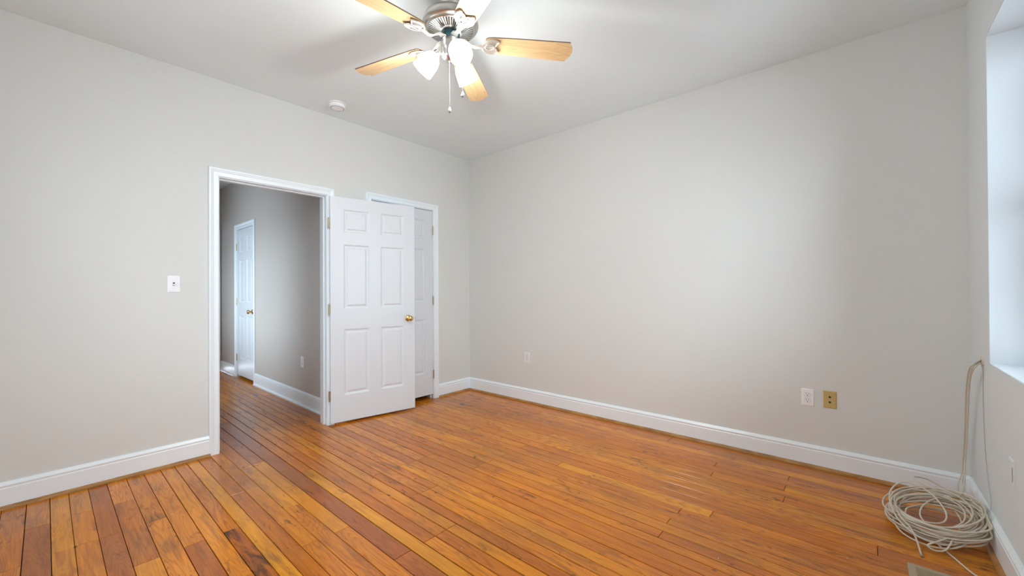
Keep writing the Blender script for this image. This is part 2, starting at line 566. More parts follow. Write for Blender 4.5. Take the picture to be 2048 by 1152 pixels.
def wall_y(name, x0, x1, y0, y1, z1, holes, mat, z0=-.02):
    bm = bmesh.new()
    ys = sorted(set([y0, y1] + [h[0] for h in holes] + [h[1] for h in holes]))
    for a, b_ in zip(ys[:-1], ys[1:]):
        hs = [h for h in holes if h[0] <= a + 1e-6 and h[1] >= b_ - 1e-6]
        z = z0
        for h in sorted(hs, key=lambda q_: q_[2]):
            if h[2] > z: box(bm, x0, x1, a, b_, z, h[2])
            z = h[3]
        if z < z1: box(bm, x0, x1, a, b_, z, z1)
    bmesh.ops.remove_doubles(bm, verts=bm.verts[:], dist=1e-5)
    return prop(mk(name, bm, mat), kind='structure')


D1 = (.852, 1.650, 2.055)       # doorway rough inside of jambs: x0, x1, head z
D2 = (2.092, 2.838, 2.092)      # closet door
D3 = (5.99, 6.70, 2.075)        # hall closet door (y0, y1, head)
JT = .018
# wall with the doors: cream side and grey hall side are separate skins of drywall
wall_x('wall_back', YA, YA + .012, XD, XB + .12, ZC, [(D1[0] - JT, D1[1] + JT, -.02, D1[2] + JT), (D2[0] - JT, D2[1] + JT, -.02, D2[2] + JT)], M['wall'])
wall_x('wall_hall_front', YA + .012, YA + TH, XD, XB + .12, ZC, [(D1[0] - JT, D1[1] + JT, -.02, D1[2] + JT), (D2[0] - JT, D2[1] + JT, -.02, D2[2] + JT)], M['hall'])
wall_y('wall_right', XB, XB + .12, YC - WT, YA, ZC, [], M['wall'])
wall_x('wall_front', YC - WT, YC, XD, XB, ZC, [(WIN[0][0], WIN[0][1], WZ0, WZ1), (WIN[1][0], WIN[1][1], WZ0, WZ1)], M['wallC'])
wall_y('wall_left', XD - .12, XD, YC - WT, YA + TH, ZC, [ADDED_LWIN], M['wall'])
wall_y('wall_hall_right', XH, XH + .12, YA + TH, YH, ZC, [(D3[0] - JT, D3[1] + JT, -.02, D3[2] + JT)], M['hall'])
wall_y('wall_hall_left', XHL - TH, XHL, YA + TH, YH, ZC, [ADDED_HWIN], M['hall'])
D4 = (.92, 1.70, 2.09)
wall_x('wall_hall_end', YH, YH + .12, XHL - TH, XB + .12, ZC, [(D4[0] - JT, D4[1] + JT, -.02, D4[2] + JT)], M['hall'])
# closets behind the two shut doors
wall_x('wall_closet_end', 4.45, 4.57, XH + .12, XB + .12, ZC, [], M['darkcloset'])
wall_y('wall_closet_right', XB, XB + .12, YA + TH, YH, ZC, [], M['darkcloset'])

bm = bmesh.new(); box(bm, XD - .1, XB + .12, YC - WT, YA + .06, ZC, ZC + .1)
prop(mk('ceiling', bm, M['ceil']), kind='structure')
bm = bmesh.new(); box(bm, XHL - TH, XB + .12, YA + .06, YH + .12, ZC, ZC + .1)
prop(mk('ceiling_hall', bm, M['ceil']), kind='structure')

# ------------------------------------------------------------------ baseboards with shoe moulding
BB = [(0, 0), (.016, 0), (.016, .112), (.0135, .116), (.0135, .121), (.0165, .125), (.0165, .130), (.010, .140), (.006, .1465), (0, .1465)]
SH = [(0, 0), (.018, 0), (.0172, .006), (.0145, .012), (.010, .0165), (.004, .019), (0, .0195)]


def base(name, A, B, out, shoe=True, white=False):
    bm = bmesh.new()
    sweep(bm, BB, A, B, out)
    o = prop(mk(name, bm, M['trim']), kind='structure')
    if shoe:
        bm = bmesh.new()
        A2 = Vector(A) + Vector(out) * .0162; B2 = Vector(B) + Vector(out) * .0162
        sweep(bm, SH, A2, B2, out)
        s_ = mk('shoe_molding', bm, M['trim'] if white else M['shoe'], o)
        if not white: s_['label'] = 'stained pine quarter round along the floor'
    return o


CW = .060    # casing width
base('baseboard_back', (XD, YA, 0), (D1[0] - CW - .001, YA, 0), (0, -1, 0))
base('baseboard_back_corner', (D2[1] + CW + .006, YA, 0), (XB, YA, 0), (0, -1, 0))
base('baseboard_back_middle', (D1[1] + CW + .004, YA, 0), (D2[0] - CW - .004, YA, 0), (0, -1, 0))
base('baseboard_right', (XB, YC, 0), (XB, YA, 0), (-1, 0, 0))
base('baseboard_front', (XD, YC, 0), (XB, YC, 0), (0, 1, 0))
base('baseboard_left', (XD, YC, 0), (XD, YA, 0), (1, 0, 0))
base('baseboard_hall_right', (XH, YA + TH, 0), (XH, D3[0] - CW - .001, 0), (-1, 0, 0), True, True)
base('baseboard_hall_far', (XH, D3[1] + CW + .001, 0), (XH, YH, 0), (-1, 0, 0), True, True)

# ------------------------------------------------------------------ door frames (casing + jamb + stop)
CP = [(0, 0), (.009, 0), (.012, .004), (.012, .010), (.0095, .014), (.0095, .030), (.013, .036), (.015, .044), (.018, .050), (.018, .058), (.016, CW), (0, CW)]


def casing(bm, x0, x1, zt, y, out):
    """mitred three-sided casing around x0..x1 up to zt, at plane y; local X-Z plane; out = +-1 along y"""
    rev = .005
    a, b_, z = x0 - rev, x1 + rev, zt + rev
    def ring(d, h):
        return [(a - h, y + out * d, 0), (a - h, y + out * d, z + h), (b_ + h, y + out * d, z + h), (b_ + h, y + out * d, 0)]
    R_ = [[bm.verts.new(p) for p in ring(d, h)] for d, h in CP]
    fs = []
    for i in range(len(R_)):
        j = (i + 1) % len(R_)
        for k_ in range(3):
            fs.append(bm.faces.new([R_[i][k_], R_[i][k_ + 1], R_[j][k_ + 1], R_[j][k_]]))
    fs.append(bm.faces.new([r_[0] for r_ in R_])); fs.append(bm.faces.new([r_[3] for r_ in R_]))
    bmesh.ops.recalc_face_normals(bm, faces=fs)


def frame(name, x0, x1, zt, yf, yb, loc=(0, 0, 0), rot=(0, 0, 0), stop=None, both=True):
    """local frame: wall front face at y=yf (room side, -y), back at yb"""
    o = empty(name, loc, rot, kind='structure')
    bm = bmesh.new(); casing(bm, x0, x1, zt, yf, -1)
    mk('casing', bm, M['trim'], o)
    if both:
        bm = bmesh.new(); casing(bm, x0, x1, zt, yb, 1)
        mk('casing', bm, M['trim'], o)
    bm = bmesh.new()
    box(bm, x0 - JT, x0, yf, yb, 0, zt + JT); box(bm, x1, x1 + JT, yf, yb, 0, zt + JT); box(bm, x0, x1, yf, yb, zt, zt + JT)
    mk('jamb', bm, M['trim'], o)
    if stop:
        s0, s1 = stop
        bm = bmesh.new()
        box(bm, x0, x0 + .011, s0, s1, 0, zt, 0, .002, 1); box(bm, x1 - .011, x1, s0, s1, 0, zt, 0, .002, 1)
        box(bm, x0 + .011, x1 - .011, s0, s1, zt - .011, zt, 0, .002, 1)
        mk('door_stop', bm, M['trim'], o)
    return o


frame('trim_1', D1[0], D1[1], D1[2], YA, YA + TH, stop=(YA + .040, YA + .075))
frame('trim_2', D2[0], D2[1], D2[2], YA, YA + TH, stop=(YA + .042, YA + .075), both=False)
# hall closet frame: local x runs along -Y world, wall front face towards -X
frame('trim_3', -D3[1], -D3[0], D3[2], 0, .12, loc=(XH, 0, 0), rot=(0, 0, R(-90)), stop=(.042, .075), both=False)
frame('trim_4', D4[0], D4[1], D4[2], YH, YH + .12, stop=(YH + .042, YH + .075), both=False)

# ------------------------------------------------------------------ six panel doors
def panel_leaf(w, h, th=.035):
    bm = bmesh.new()
    st, mu = .112 * w / .8, .105 * w / .8
    pw = (w - 2 * st - mu) / 2
    cols = [(st, st + pw), (st + pw + mu, w - st)]
    k_ = h / 2.03
    rows = [(.235 * k_, .835 * k_), (1.015 * k_, 1.605 * k_), (1.71 * k_, 1.925 * k_)]
    xs = [0, cols[0][0], cols[0][1], cols[1][0], cols[1][1], w]
    zs = [0] + [v_ for r_ in rows for v_ in r_] + [h]
    prof = [(0, 0), (.006, .0012), (.011, .0065), (.017, .0085), (.026, .0085), (.036, .0035), (.042, .0018), (.046, .0018)]
    for side in (0, 1):
        yb = 0 if side == 0 else th
        sg = 1 if side == 0 else -1
        for i in range(5):
            for j in range(7):
                X0, X1, Z0, Z1 = xs[i], xs[i + 1], zs[j], zs[j + 1]
                if i in (1, 3) and j in (1, 3, 5):
                    prev = None
                    for ins, dp in prof:
                        q = [bm.verts.new(p) for p in ((X0 + ins, yb + sg * dp, Z0 + ins), (X1 - ins, yb + sg * dp, Z0 + ins), (X1 - ins, yb + sg * dp, Z1 - ins), (X0 + ins, yb + sg * dp, Z1 - ins))]
                        if prev:
                            for e_ in range(4):
                                bm.faces.new([prev[e_], prev[(e_ + 1) % 4], q[(e_ + 1) % 4], q[e_]])
                        prev = q
                    bm.faces.new(prev)
                else:
                    bm.faces.new([bm.verts.new(p) for p in ((X0, yb, Z0), (X1, yb, Z0), (X1, yb, Z1), (X0, yb, Z1))])
    for f_ in (((0, 0, 0), (w, 0, 0), (w, th, 0), (0, th, 0)), ((0, 0, h), (w, 0, h), (w, th, h), (0, th, h)),
               ((0, 0, 0), (0, th, 0), (0, th, h), (0, 0, h)), ((w, 0, 0), (w, th, 0), (w, th, h), (w, 0, h))):
        bm.faces.new([bm.verts.new(p) for p in f_])
    bmesh.ops.remove_doubles(bm, verts=bm.verts[:], dist=1e-5)
    bmesh.ops.recalc_face_normals(bm, faces=bm.faces[:])
    return bm


def knob_bm(sign, th=.035):
    bm = bmesh.new()
    prof = [(0, 0), (.031, 0), (.032, .003), (.029, .007), (.018, .010), (.0125, .014), (.0115, .026), (.014, .031), (.022, .035), (.0265, .042), (.0275, .050), (.0255, .058), (.019, .0635), (.010, .0655), (0, .066)]
    mt = Matrix.Translation((0, 0 if sign < 0 else th, 0)) @ Matrix.Rotation(R(90) if sign < 0 else R(-90), 4, 'X')
    lathe(bm, prof, 32, 0, mt)
    return bm


def hinge_bm(hh=.089):
    bm = bmesh.new()
    tube(bm, [(0, 0, -hh / 2), (0, 0, hh / 2)], .0062, 12)
    for z_ in (-hh / 2, hh / 2):
        lathe(bm, [(0, -.004), (.005, -.003), (.0065, 0), (.005, .003), (0, .004)], 12, 0, Matrix.Translation((0, 0, z_)))
    for z_ in (-.027, -.009, .009, .027):
        lathe(bm, [(.0055, -.0006), (.0048, 0), (.0055, .0006)], 12, 0, Matrix.Translation((0, 0, z_)))
    return bm


def door(name, w, h, loc, rotz, hinge_side_y, knob_x, knob_z, mat_h, z0=.015, th=.035, lock=True, hz=(1.80, 1.035, .245), mirror=False):
    """leaf local: x 0(hinge)..w, y 0..th; hinges' knuckle at hinge_side_y"""
    o = empty(name, loc, (0, 0, rotz), kind='structure')
    bm = panel_leaf(w, h, th)
    if mirror:
        bm.transform(Matrix.Diagonal((-1, 1, 1, 1))); bmesh.ops.reverse_faces(bm, faces=bm.faces[:])
    sgn = -1 if mirror else 1
    lf = mk('door_leaf', bm, M['door'], o, (0, 0, z0))
    for s_ in (-1, 1):
        kn_ = mk('door_knob', knob_bm(s_, th), M['brass'], o, (sgn * knob_x, 0, knob_z))
        smooth_angle(kn_, 40)
    bm = bmesh.new(); box(bm, sgn * w - .0006, sgn * w + .0008, th / 2 - .012, th / 2 + .012, knob_z - .028, knob_z + .028, 0)
    lathe(bm, [(.010, -.001), (.010, .006), (.006, .010), (0, .011)], 12, 0, Matrix.Translation((sgn * w, th / 2, knob_z)) @ Matrix.Rotation(R(90 * sgn), 4, 'Y'))
    mk('latch', bm, M['brass_old'], o)
    for z_ in hz:
        hg = mk('hinge', hinge_bm(), mat_h, o, (-sgn * (.0085 if not mirror else .004), hinge_side_y, z_))
        smooth_angle(hg, 40)
        bm = bmesh.new()
        box(bm, -sgn * .0045, sgn * .0, .0, th * .85, -.0445, .0445)
        mk('leaf_plate', bm, mat_h, hg, (sgn * .003, -hinge_side_y + 0.0, 0)) if False else bm.free()
    return o


# main door, opened wide into the room
wd = .806
ang = math.atan2(3.445 - 3.592, 2.458 - 1.664)
door('door_1', wd, 2.035, (1.667, 3.588, 0), ang, .006, wd - .068, .925, M['brass_old'], z0=.018, hz=(1.81, 1.035, .262))
# the hinge leaves let into the jamb of the doorway
# closet door, shut
door('door_2', D2[1] - D2[0] - .006, 2.035, (D2[1] - .003, YA + .004, 0), 0, -.006, D2[1] - D2[0] - .075, .925, M['brass_old'], z0=.050, mirror=True, hz=(1.87, 1.09, .27))
# hall closet door, shut : local x -> world -Y
door('door_3', D3[1] - D3[0] - .006, 2.035, (XH + .004, D3[1] - .003, 0), R(-90), -.006, D3[1] - D3[0] - .072, .935, M['brass_old'], z0=.032, hz=(1.83, 1.06, .275))
door('door_4', D4[1] - D4[0] - .006, 2.035, (D4[0] + .003, YH + .004, 0), 0, -.006, .7, .935, M['brass_old'], z0=.032)

# ------------------------------------------------------------------ windows, the unseen ones added for their daylight
def window(name, x0, x1):
    o = empty(name, ((x0 + x1) / 2, YC - .20, WZ0), kind='structure')
    w = x1 - x0; h = WZ1 - WZ0
    bm = bmesh.new()
    for a, b_ in ((-w / 2, -w / 2 + .035), (w / 2 - .035, w / 2)):
        box(bm, a, b_, -.08, .02, 0, h, 0, .002, 1)
    box(bm, -w / 2 + .035, w / 2 - .035, -.08, .02, h - .035, h, 0, .002, 1)
    box(bm, -w / 2 + .035, w / 2 - .035, -.08, .02, 0, .035, 0, .002, 1)
    mk('window_frame', bm, M['trim'], o)
    for nm, z0, z1, y in (('lower_sash', .035, h / 2 + .02, -.015), ('upper_sash', h / 2 - .02, h - .035, -.05)):
        bm = bmesh.new()
        a, b_ = -w / 2 + .036, w / 2 - .036
        s_ = .042
        box(bm, a, a + s_, y - .03, y, z0, z1, 0, .003, 1); box(bm, b_ - s_, b_, y - .03, y, z0, z1, 0, .003, 1)
        box(bm, a + s_, b_ - s_, y - .03, y, z0, z0 + s_, 0, .003, 1); box(bm, a + s_, b_ - s_, y - .03, y, z1 - s_, z1, 0, .003, 1)
        sa = mk(nm, bm, M['trim'], o)
        bm = bmesh.new(); box(bm, a + s_ - .004, b_ - s_ + .004, y - .018, y - .014, z0 + s_ - .004, z1 - s_ + .004)
        mk('pane', bm, M['glass'], sa)
    bm = bmesh.new()
    box(bm, -w / 2, -w / 2 + .004, .02, .1985, .006, h); box(bm, w / 2 - .004, w / 2, .02, .1985, .006, h); box(bm, -w / 2 + .004, w / 2 - .004, .02, .1985, h - .004, h)
    mk('added_reveal_lining', bm, M['trim'], o)  # white boards added so the jambs and head come out brighter
    return o


for i_, (a_, b_) in enumerate(WIN):
    window('window_%d' % (i_ + 1), a_, b_)  # the second of this pair is unseen, put in for more daylight
    # painted board lining the sill of the deep opening
    bm = bmesh.new(); box(bm, a_ + .001, b_ - .001, YC - .18, YC - .001, WZ0, WZ0 + .006, 0, .002, 1)
    prop(mk('trim_%d' % (i_ + 5), bm, M['trim']), kind='structure')
for nm_, xw, (ya_, yb_, za_, zb_) in (('window_3', XHL - TH / 2, ADDED_HWIN), ('window_4', XD - .07, ADDED_LWIN)):  # both unseen, added to brighten the hall and the room
    o = empty(nm_, (xw, (ya_ + yb_) / 2, za_), kind='structure')
    w = yb_ - ya_; h = zb_ - za_
    bm = bmesh.new()
    box(bm, -.03, .03, -w / 2, -w / 2 + .05, 0, h); box(bm, -.03, .03, w / 2 - .05, w / 2, 0, h)
    box(bm, -.03, .03, -w / 2 + .05, w / 2 - .05, 0, .05); box(bm, -.03, .03, -w / 2 + .05, w / 2 - .05, h - .05, h); box(bm, -.03, .03, -w / 2 + .05, w / 2 - .05, h / 2 - .02, h / 2 + .02)
    mk('window_frame', bm, M['trim'], o)
    for z0_, z1_ in ((.05, h / 2 - .02), (h / 2 + .02, h - .05)):
        bm = bmesh.new(); box(bm, -.002, .002, -w / 2 + .05, w / 2 - .05, z0_, z1_)
        mk('pane', bm, M['glass'], o)

# ------------------------------------------------------------------ ceiling fan
FX, FY, ZB = 1.417, 1.651, 2.525
fan = empty('ceiling_fan', (FX, FY, ZC), label='five-blade ceiling fan with maple blades, nickel motor and three lit glass shades', category='ceiling fan')


def fz(z): return z - ZC


bm = bmesh.new()
lathe(bm, [(0, 0), (.062, 0), (.065, -.006), (.060, -.030), (.046, -.050), (.040, -.062), (.038, -.125), (0, -.125)], 48)
smooth_angle(mk('canopy', bm, M['nickel'], fan), 40)
# motor housing: round side wall, turned in to a slotted bottom
bm = bmesh.new()
lathe(bm, [(0, -.112), (.060, -.114), (.118, -.124), (.138, -.138), (.147, -.156), (.148, -.172), (.144, -.181), (.134, -.188), (.128, -.191), (.126, -.196)], 64)
lathe(bm, [(.126, -.196), (.123, -.200), (.119, -.202)], 64)
lathe(bm, [(.066, -.210), (.060, -.215), (.050, -.216), (0, -.212)], 64)
hs = smooth_angle(mk('motor_housing', bm, M['nickel'], fan), 40)
bm = bmesh.new()
N = 52
for i in range(N):
    a = 2 * PI * i / N
    t_ = bmesh.new()
    p = [(.060, -.0020, 0), (.060, .0020, 0), (.121, .0043, 0), (.121, -.0043, 0)]
    up_ = [t_.verts.new((x, y, -.1985 - (.121 - x) * .24)) for x, y, z in p]
    dn_ = [t_.verts.new((x, y, -.2030 - (.121 - x) * .24)) for x, y, z in p]
    t_.faces.new(up_); t_.faces.new(dn_[::-1])
    for k_ in range(4): t_.faces.new([up_[k_], dn_[k_], dn_[(k_ + 1) % 4], up_[(k_ + 1) % 4]])
    bmesh.ops.recalc_face_normals(t_, faces=t_.faces[:])
    merge(bm, t_, 0, Matrix.Rotation(a, 4, 'Z'))
vr = mk('vent_ribs', bm, M['nickel'], hs)
vr['label'] = 'ring of radial cooling slots under the motor'
bm = bmesh.new(); lathe(bm, [(.050, -.206), (.125, -.190)], 48)
mk('vent_backing', bm, M['dark'], hs)
bm = bmesh.new()
lathe(bm, [(0, -.214), (.047, -.214), (.050, -.219), (.050, -.250), (.047, -.256), (0, -.256)], 48)
fly = smooth_angle(mk('rotor_ring', bm, M['teal'], fan), 40); fly['label'] = 'blue-green ring below the motor'
bm = bmesh.new()
lathe(bm, [(0, -.254), (.050, -.254), (.052, -.259), (.052, -.300), (.050, -.306), (.046, -.312), (.046, -.338), (.040, -.352), (.026, -.360), (.012, -.364), (.008, -.370), (0, -.372)], 48)
sw = smooth_angle(mk('switch_housing', bm, M['nickel'], fan), 40)


def blade_bm():
    L0, L1 = .185, .665
    out_ = []
    # half outline from root to tip, mirrored
    half = [(L0, .040), (L0 + .012, .050), (L0 + .04, .0545), (.36, .060), (.60, .066), (.640, .0675), (.644, .0655), (.6455, .058), (.651, .046), (.660, .034), (.666, .020), (.668, 0)]
    o1 = [(x, y) for x, y in half] + [(x, -y) for x, y in half[-2::-1]]
    bm = bmesh.new()
    T = .006
    lo_ = [bm.verts.new((x, y, -T / 2)) for x, y in o1]
    hi_ = [bm.verts.new((x, y, T / 2)) for x, y in o1]
    f1 = bm.faces.new(lo_[::-1]); f2 = bm.faces.new(hi_)
    for i in range(len(o1)):
        j = (i + 1) % len(o1)
        f_ = bm.faces.new([lo_[i], lo_[j], hi_[j], hi_[i]]); f_.material_index = 1
    bmesh.ops.recalc_face_normals(bm, faces=bm.faces[:])
    return bm


def arm_bm():
    bm = bmesh.new()
    # neck from the rotor out to the blade, dipping below it
    def flat(pts, wds, th_):
        rings = []
        for (x, z), w_ in zip(pts, wds):
            rings.append([bm.verts.new((x, s1 * w_, z + s2 * th_)) for s1, s2 in ((-1, -.5), (-.6, -1), (.6, -1), (1, -.5), (1, .5), (.6, 1), (-.6, 1), (-1, .5))])
        for a, b_ in zip(rings[:-1], rings[1:]):
            for k_ in range(8):
                bm.faces.new([a[k_], a[(k_ + 1) % 8], b_[(k_ + 1) % 8], b_[k_]])
        bm.faces.new(rings[0][::-1]); bm.faces.new(rings[-1])
    flat([(.042, .012), (.072, .011), (.092, .001), (.112, -.014), (.135, -.019), (.160, -.014), (.178, -.010)],
         [.019, .016, .0115, .010, .010, .012, .015], .0050)
    z = -.0105
    # leaf-shaped side loops and a round middle loop, raised rims
    for s_ in (-1, 1):
        lob = [(.168, 0), (.178, s_ * .026), (.200, s_ * .043), (.228, s_ * .048), (.256, s_ * .036), (.248, s_ * .022), (.236, s_ * .004), (.205, 0)]
        tube(bm, [(x, y, z) for x, y in catmull2(lob)], .0042, 8, 0, True)
        t_ = bmesh.new()
        vv = [t_.verts.new((x, y, z + .002)) for x, y in catmull2(lob)]
        vw = [t_.verts.new((x, y, z + .006)) for x, y in catmull2(lob)]
        t_.faces.new(vv); t_.faces.new(vw[::-1])
        merge(bm, t_)
    cir = [(.207 + .024 * math.cos(2 * PI * k_ / 12), .019 * math.sin(2 * PI * k_ / 12)) for k_ in range(12)]
    tube(bm, [(x, y, z - .003) for x, y in catmull2(cir)], .0035, 8, 0, True)
    bmesh.ops.recalc_face_normals(bm, faces=bm.faces[:])
    return bm


def catmull2(p, n=4):
    return [(v.x, v.y) for v in catmull([(x, y, 0) for x, y in p], n, True)]


blade_me = arm_me = None
for i in range(5):
    a = R(-40.3 + 72 * i)
    for nm, fn, mt_ in (('blade', blade_bm, [M['maple'], M['bladeedge']]), ('blade_arm', arm_bm, M['armcast'])):
        src = blade_me if nm == 'blade' else arm_me
        if src is None:
            o = mk(nm, fn(), mt_, fan)
            if nm == 'blade_arm': smooth_angle(o, 40)
            if nm == 'blade': blade_me = o
            else: arm_me = o
        else:
            o = src.copy(); COL.objects.link(o); o.parent = fan
        o.location = (0, 0, fz(ZB))
        # pitch about the blade axis then spin
        o.rotation_euler = (Matrix.Rotation(a, 3, 'Z') @ Matrix.Rotation(R(-11), 3, 'X')).to_euler()

# light kit: three arms, sockets, bell shades
def bell(r_scale=1.0):
    return [(.018, 0), (.021, .004), (.026, .010), (.036, .020), (.045, .035), (.051, .055), (.054, .080), (.0555, .105), (.057, .118), (.0555, .118), (.0535, .105), (.052, .080), (.049, .056), (.043, .036), (.034, .022), (.024, .012), (.016, .004)]


for k_, az in enumerate((-111, 9, 129)):
    a = R(az)
    d = Vector((math.cos(a), math.sin(a), 0))
    tip = d * .152 + Vector((0, 0, fz(2.378)))
    root = d * .078 + Vector((0, 0, fz(2.463)))
    ax = (tip - root).normalized()
    q = ax.to_track_quat('Z', 'Y')
    st_ = d * .044 + Vector((0, 0, -.322))
    bm = bmesh.new()
    tube(bm, catmull([st_, d * .060 + Vector((0, 0, -.314)), d * .070 + Vector((0, 0, -.312)), root - ax * .010], 5), .008, 10)
    lathe(bm, [(0, -.022), (.014, -.020), (.019, -.012), (.021, .0), (.022, .006), (0, .006)], 24, 0, Matrix.Translation(root) @ q.to_matrix().to_4x4())
    smooth_angle(mk('lamp_socket', bm, M['nickel'], fan), 40)
    bm = bmesh.new(); lathe(bm, bell(), 40)
    sh_ = mk('lamp_shade', bm, M['shade'], fan, root); sh_.rotation_euler = q.to_euler()
    smooth_angle(sh_, 60); sh_['label'] = 'lit frosted bell glass'
    bm = bmesh.new(); lathe(bm, [(0, .01), (.012, .012), (.013, .03), (.022, .05), (.027, .068), (.024, .084), (.012, .095), (0, .097)], 24)
    bl = mk('bulb', bm, M['shade'], sh_); smooth_angle(bl, 60)
    bl['label'] = 'lit bulb inside the shade'
    L = bpy.data.lights.new('fan_lamp', 'POINT'); L.energy = 12; L.color = (.97, .97, .93); L.shadow_soft_size = .035
    lo = bpy.data.objects.new('fan_lamp', L); COL.objects.link(lo); lo.parent = fan; lo.location = tip + ax * .012

# pull chains
for x, y, zend, nm in ((1.412, 1.655, 2.155, 0), (1.49, 1.640, 2.262, 1)):
    zs_ = fz(2.455) if nm == 0 else fz(2.46)
    bm = bmesh.new()
    X, Y = x - FX, y - FY
    n = int((zs_ - fz(zend) - .02) / .006)
    tube(bm, [(X, Y, zs_ + .03), (X, Y, fz(zend) + .02)], .0009, 6)
    for i in range(n):
        lathe(bm, [(0, -.0016), (.0014, -.0008), (.0016, 0), (.0014, .0008), (0, .0016)], 6, 0, Matrix.Translation((X, Y, zs_ - i * .006)))
    ch = mk('pull_chain', bm, M['chain'], fan)
    bm = bmesh.new()
    lathe(bm, [(0, .024), (.0025, .022), (.0035, .016), (.008, .008), (.0095, .0), (.0085, -.006), (.004, -.010), (0, -.011)], 20, 0, Matrix.Translation((X, Y, fz(zend))))
    smooth_angle(mk('pull_fob', bm, M['nickel'], ch), 50)

# ------------------------------------------------------------------ smoke detector
sd_ = empty('smoke_detector', (1.618, 3.345, ZC), label='round white smoke detector on the ceiling above the open doorway', category='smoke detector')
bm = bmesh.new(); lathe(bm, [(0, 0), (.068, 0), (.070, -.003), (.070, -.010), (.066, -.012), (0, -.012)], 48)
smooth_angle(mk('mounting_base', bm, M['plastic2'], sd_), 40)
bm = bmesh.new(); lathe(bm, [(0, -.012), (.060, -.012), (.060, -.018), (.064, -.020), (.064, -.032), (.060, -.037), (.045, -.042), (.020, -.044), (0, -.044)], 48)
sb = smooth_angle(mk('sensor_cover', bm, M['plastic'], sd_), 40)
bm = bmesh.new(); lathe(bm, [(.0125, -.0435), (.012, -.047), (.008, -.0475), (0, -.0475)], 24)
mk('test_button', bm, M['plastic2'], sb, (.022, .01, 0))
bm = bmesh.new(); lathe(bm, [(.050, -.0412), (.0515, -.0415), (.053, -.0408)], 40)
mk('sound_ring', bm, M['dark'], sb)

# ------------------------------------------------------------------ wall plates (local: plate in X-Z plane facing -Y)
def plate_bm(w=.070, h=.114, d=.005):
    bm = bmesh.new()
    P = [(0, 0), (.0015, .0), (.0, .0)]
    rings = []
    for ins, y in ((0, 0), (0, -.002), (.002, -.0042), (.006, -d)):
        rings.append([bm.verts.new(p) for p in ((-w / 2 + ins, y, -h / 2 + ins), (w / 2 - ins, y, -h / 2 + ins), (w / 2 - ins, y, h / 2 - ins), (-w / 2 + ins, y, h / 2 - ins))])
    for a, b_ in zip(rings[:-1], rings[1:]):
        for k_ in range(4): bm.faces.new([a[k_], a[(k_ + 1) % 4], b_[(k_ + 1) % 4], b_[k_]])
    bm.faces.new(rings[-1]); bm.faces.new(rings[0][::-1])
    bmesh.ops.recalc_face_normals(bm, faces=bm.faces[:])
    return bm


def screw(parent, x, z, y=-.005, mat=None):
    bm = bmesh.new()
    lathe(bm, [(.0034, 0), (.0032, .0008), (.002, .0013), (0, .0014)], 16, 0, Matrix.Translation((x, y, z)) @ Matrix.Rotation(R(90), 4, 'X'))
    box(bm, x - .0028, x + .0028, y - .0016, y - .0012, z - .0004, z + .0004, 1)
    return mk('screw', bm, [mat or M['plastic'], M['dark']], parent)


def outlet(loc, rotz, label, plate_mat):
    o = empty('wall_outlet', loc, (0, 0, rotz), label=label, category='outlet')
    mk('cover_plate', plate_bm(), plate_mat, o)
    screw(o, 0, 0)
    for s_ in (-1, 1):
        bm = bmesh.new()
        t_ = bmesh.new()
        lathe(t_, [(.0172, 0), (.0172, .0012), (.0165, .0018), (0, .0018)], 40)
        for v in t_.verts: v.co.y = max(-.0135, min(.0135, v.co.y))
        merge(bm, t_, 0, Matrix.Translation((0, -.005, s_ * .0195)) @ Matrix.Rotation(R(90), 4, 'X'))
        rc = mk('receptacle', bm, plate_mat, o)
        bm = bmesh.new()
        zc = s_ * .0195
        box(bm, -.0076, -.0052, -.0072, -.0066, zc + .0005, zc + .0095)
        box(bm, .0052, .0072, -.0072, -.0066, zc + .0015, zc + .0090)
        lathe(bm, [(.0030, 0), (.0030, .0006), (0, .0006)], 16, 0, Matrix.Translation((0, -.0066, zc - .0065)) @ Matrix.Rotation(R(90), 4, 'X'))
        # dark hairline gap around the receptacle face
        ring = []
        for i in range(40):
            a = 2 * PI * i / 40
            ring.append((.0176 * math.cos(a), -.0052, zc + max(-.0139, min(.0139, .0176 * math.sin(a)))))
        tube(bm, ring, .0004, 6, 0, True)
        mk('slots', bm, M['dark'], rc)
    return o


outlet((XB, 2.731, .476), R(-90), 'small white duplex outlet low on the blank cream wall near the far corner', M['plastic2'])
outlet((XB, .290, .462), R(-90), 'white duplex outlet on the cream wall directly left of a tan jack plate', M['plastic'])
outlet((XH, 4.481, .453), R(-90), 'white outlet on the grey hall wall seen through the doorway', M['plastic'])

# phone jack plate
o = empty('phone_jack_plate', (XB, .171, .467), (0, 0, R(-90)), label='tan phone and cable jack plate beside the white duplex outlet', category='wall plate')
mk('cover_plate', plate_bm(.070, .114), M['tan'], o)
for z_ in (.048, -.048): screw(o, 0, z_, -.0042, M['tan'])
bm = bmesh.new()
lathe(bm, [(.0065, 0), (.0065, .001), (.0045, .001), (.0045, .004), (.0015, .004), (0, .0038)], 20, 0, Matrix.Translation((0, -.005, .017)) @ Matrix.Rotation(R(90), 4, 'X'))
mk('cable_jack', bm, M['dark'], o)
bm = bmesh.new()
pts = [(-.0065, .005), (.0065, .005), (.0065, -.001), (.003, -.004), (.0015, -.008), (-.0015, -.008), (-.003, -.004), (-.0065, -.001)]
a = [bm.verts.new((x, -.0049, z - .017)) for x, z in pts]; b2 = [bm.verts.new((x, -.0056, z - .017)) for x, z in pts]
bm.faces.new(b2)
for i in range(8): bm.faces.new([a[i], a[(i + 1) % 8], b2[(i + 1) % 8], b2[i]])
mk('phone_jack', bm, M['dark'], o)

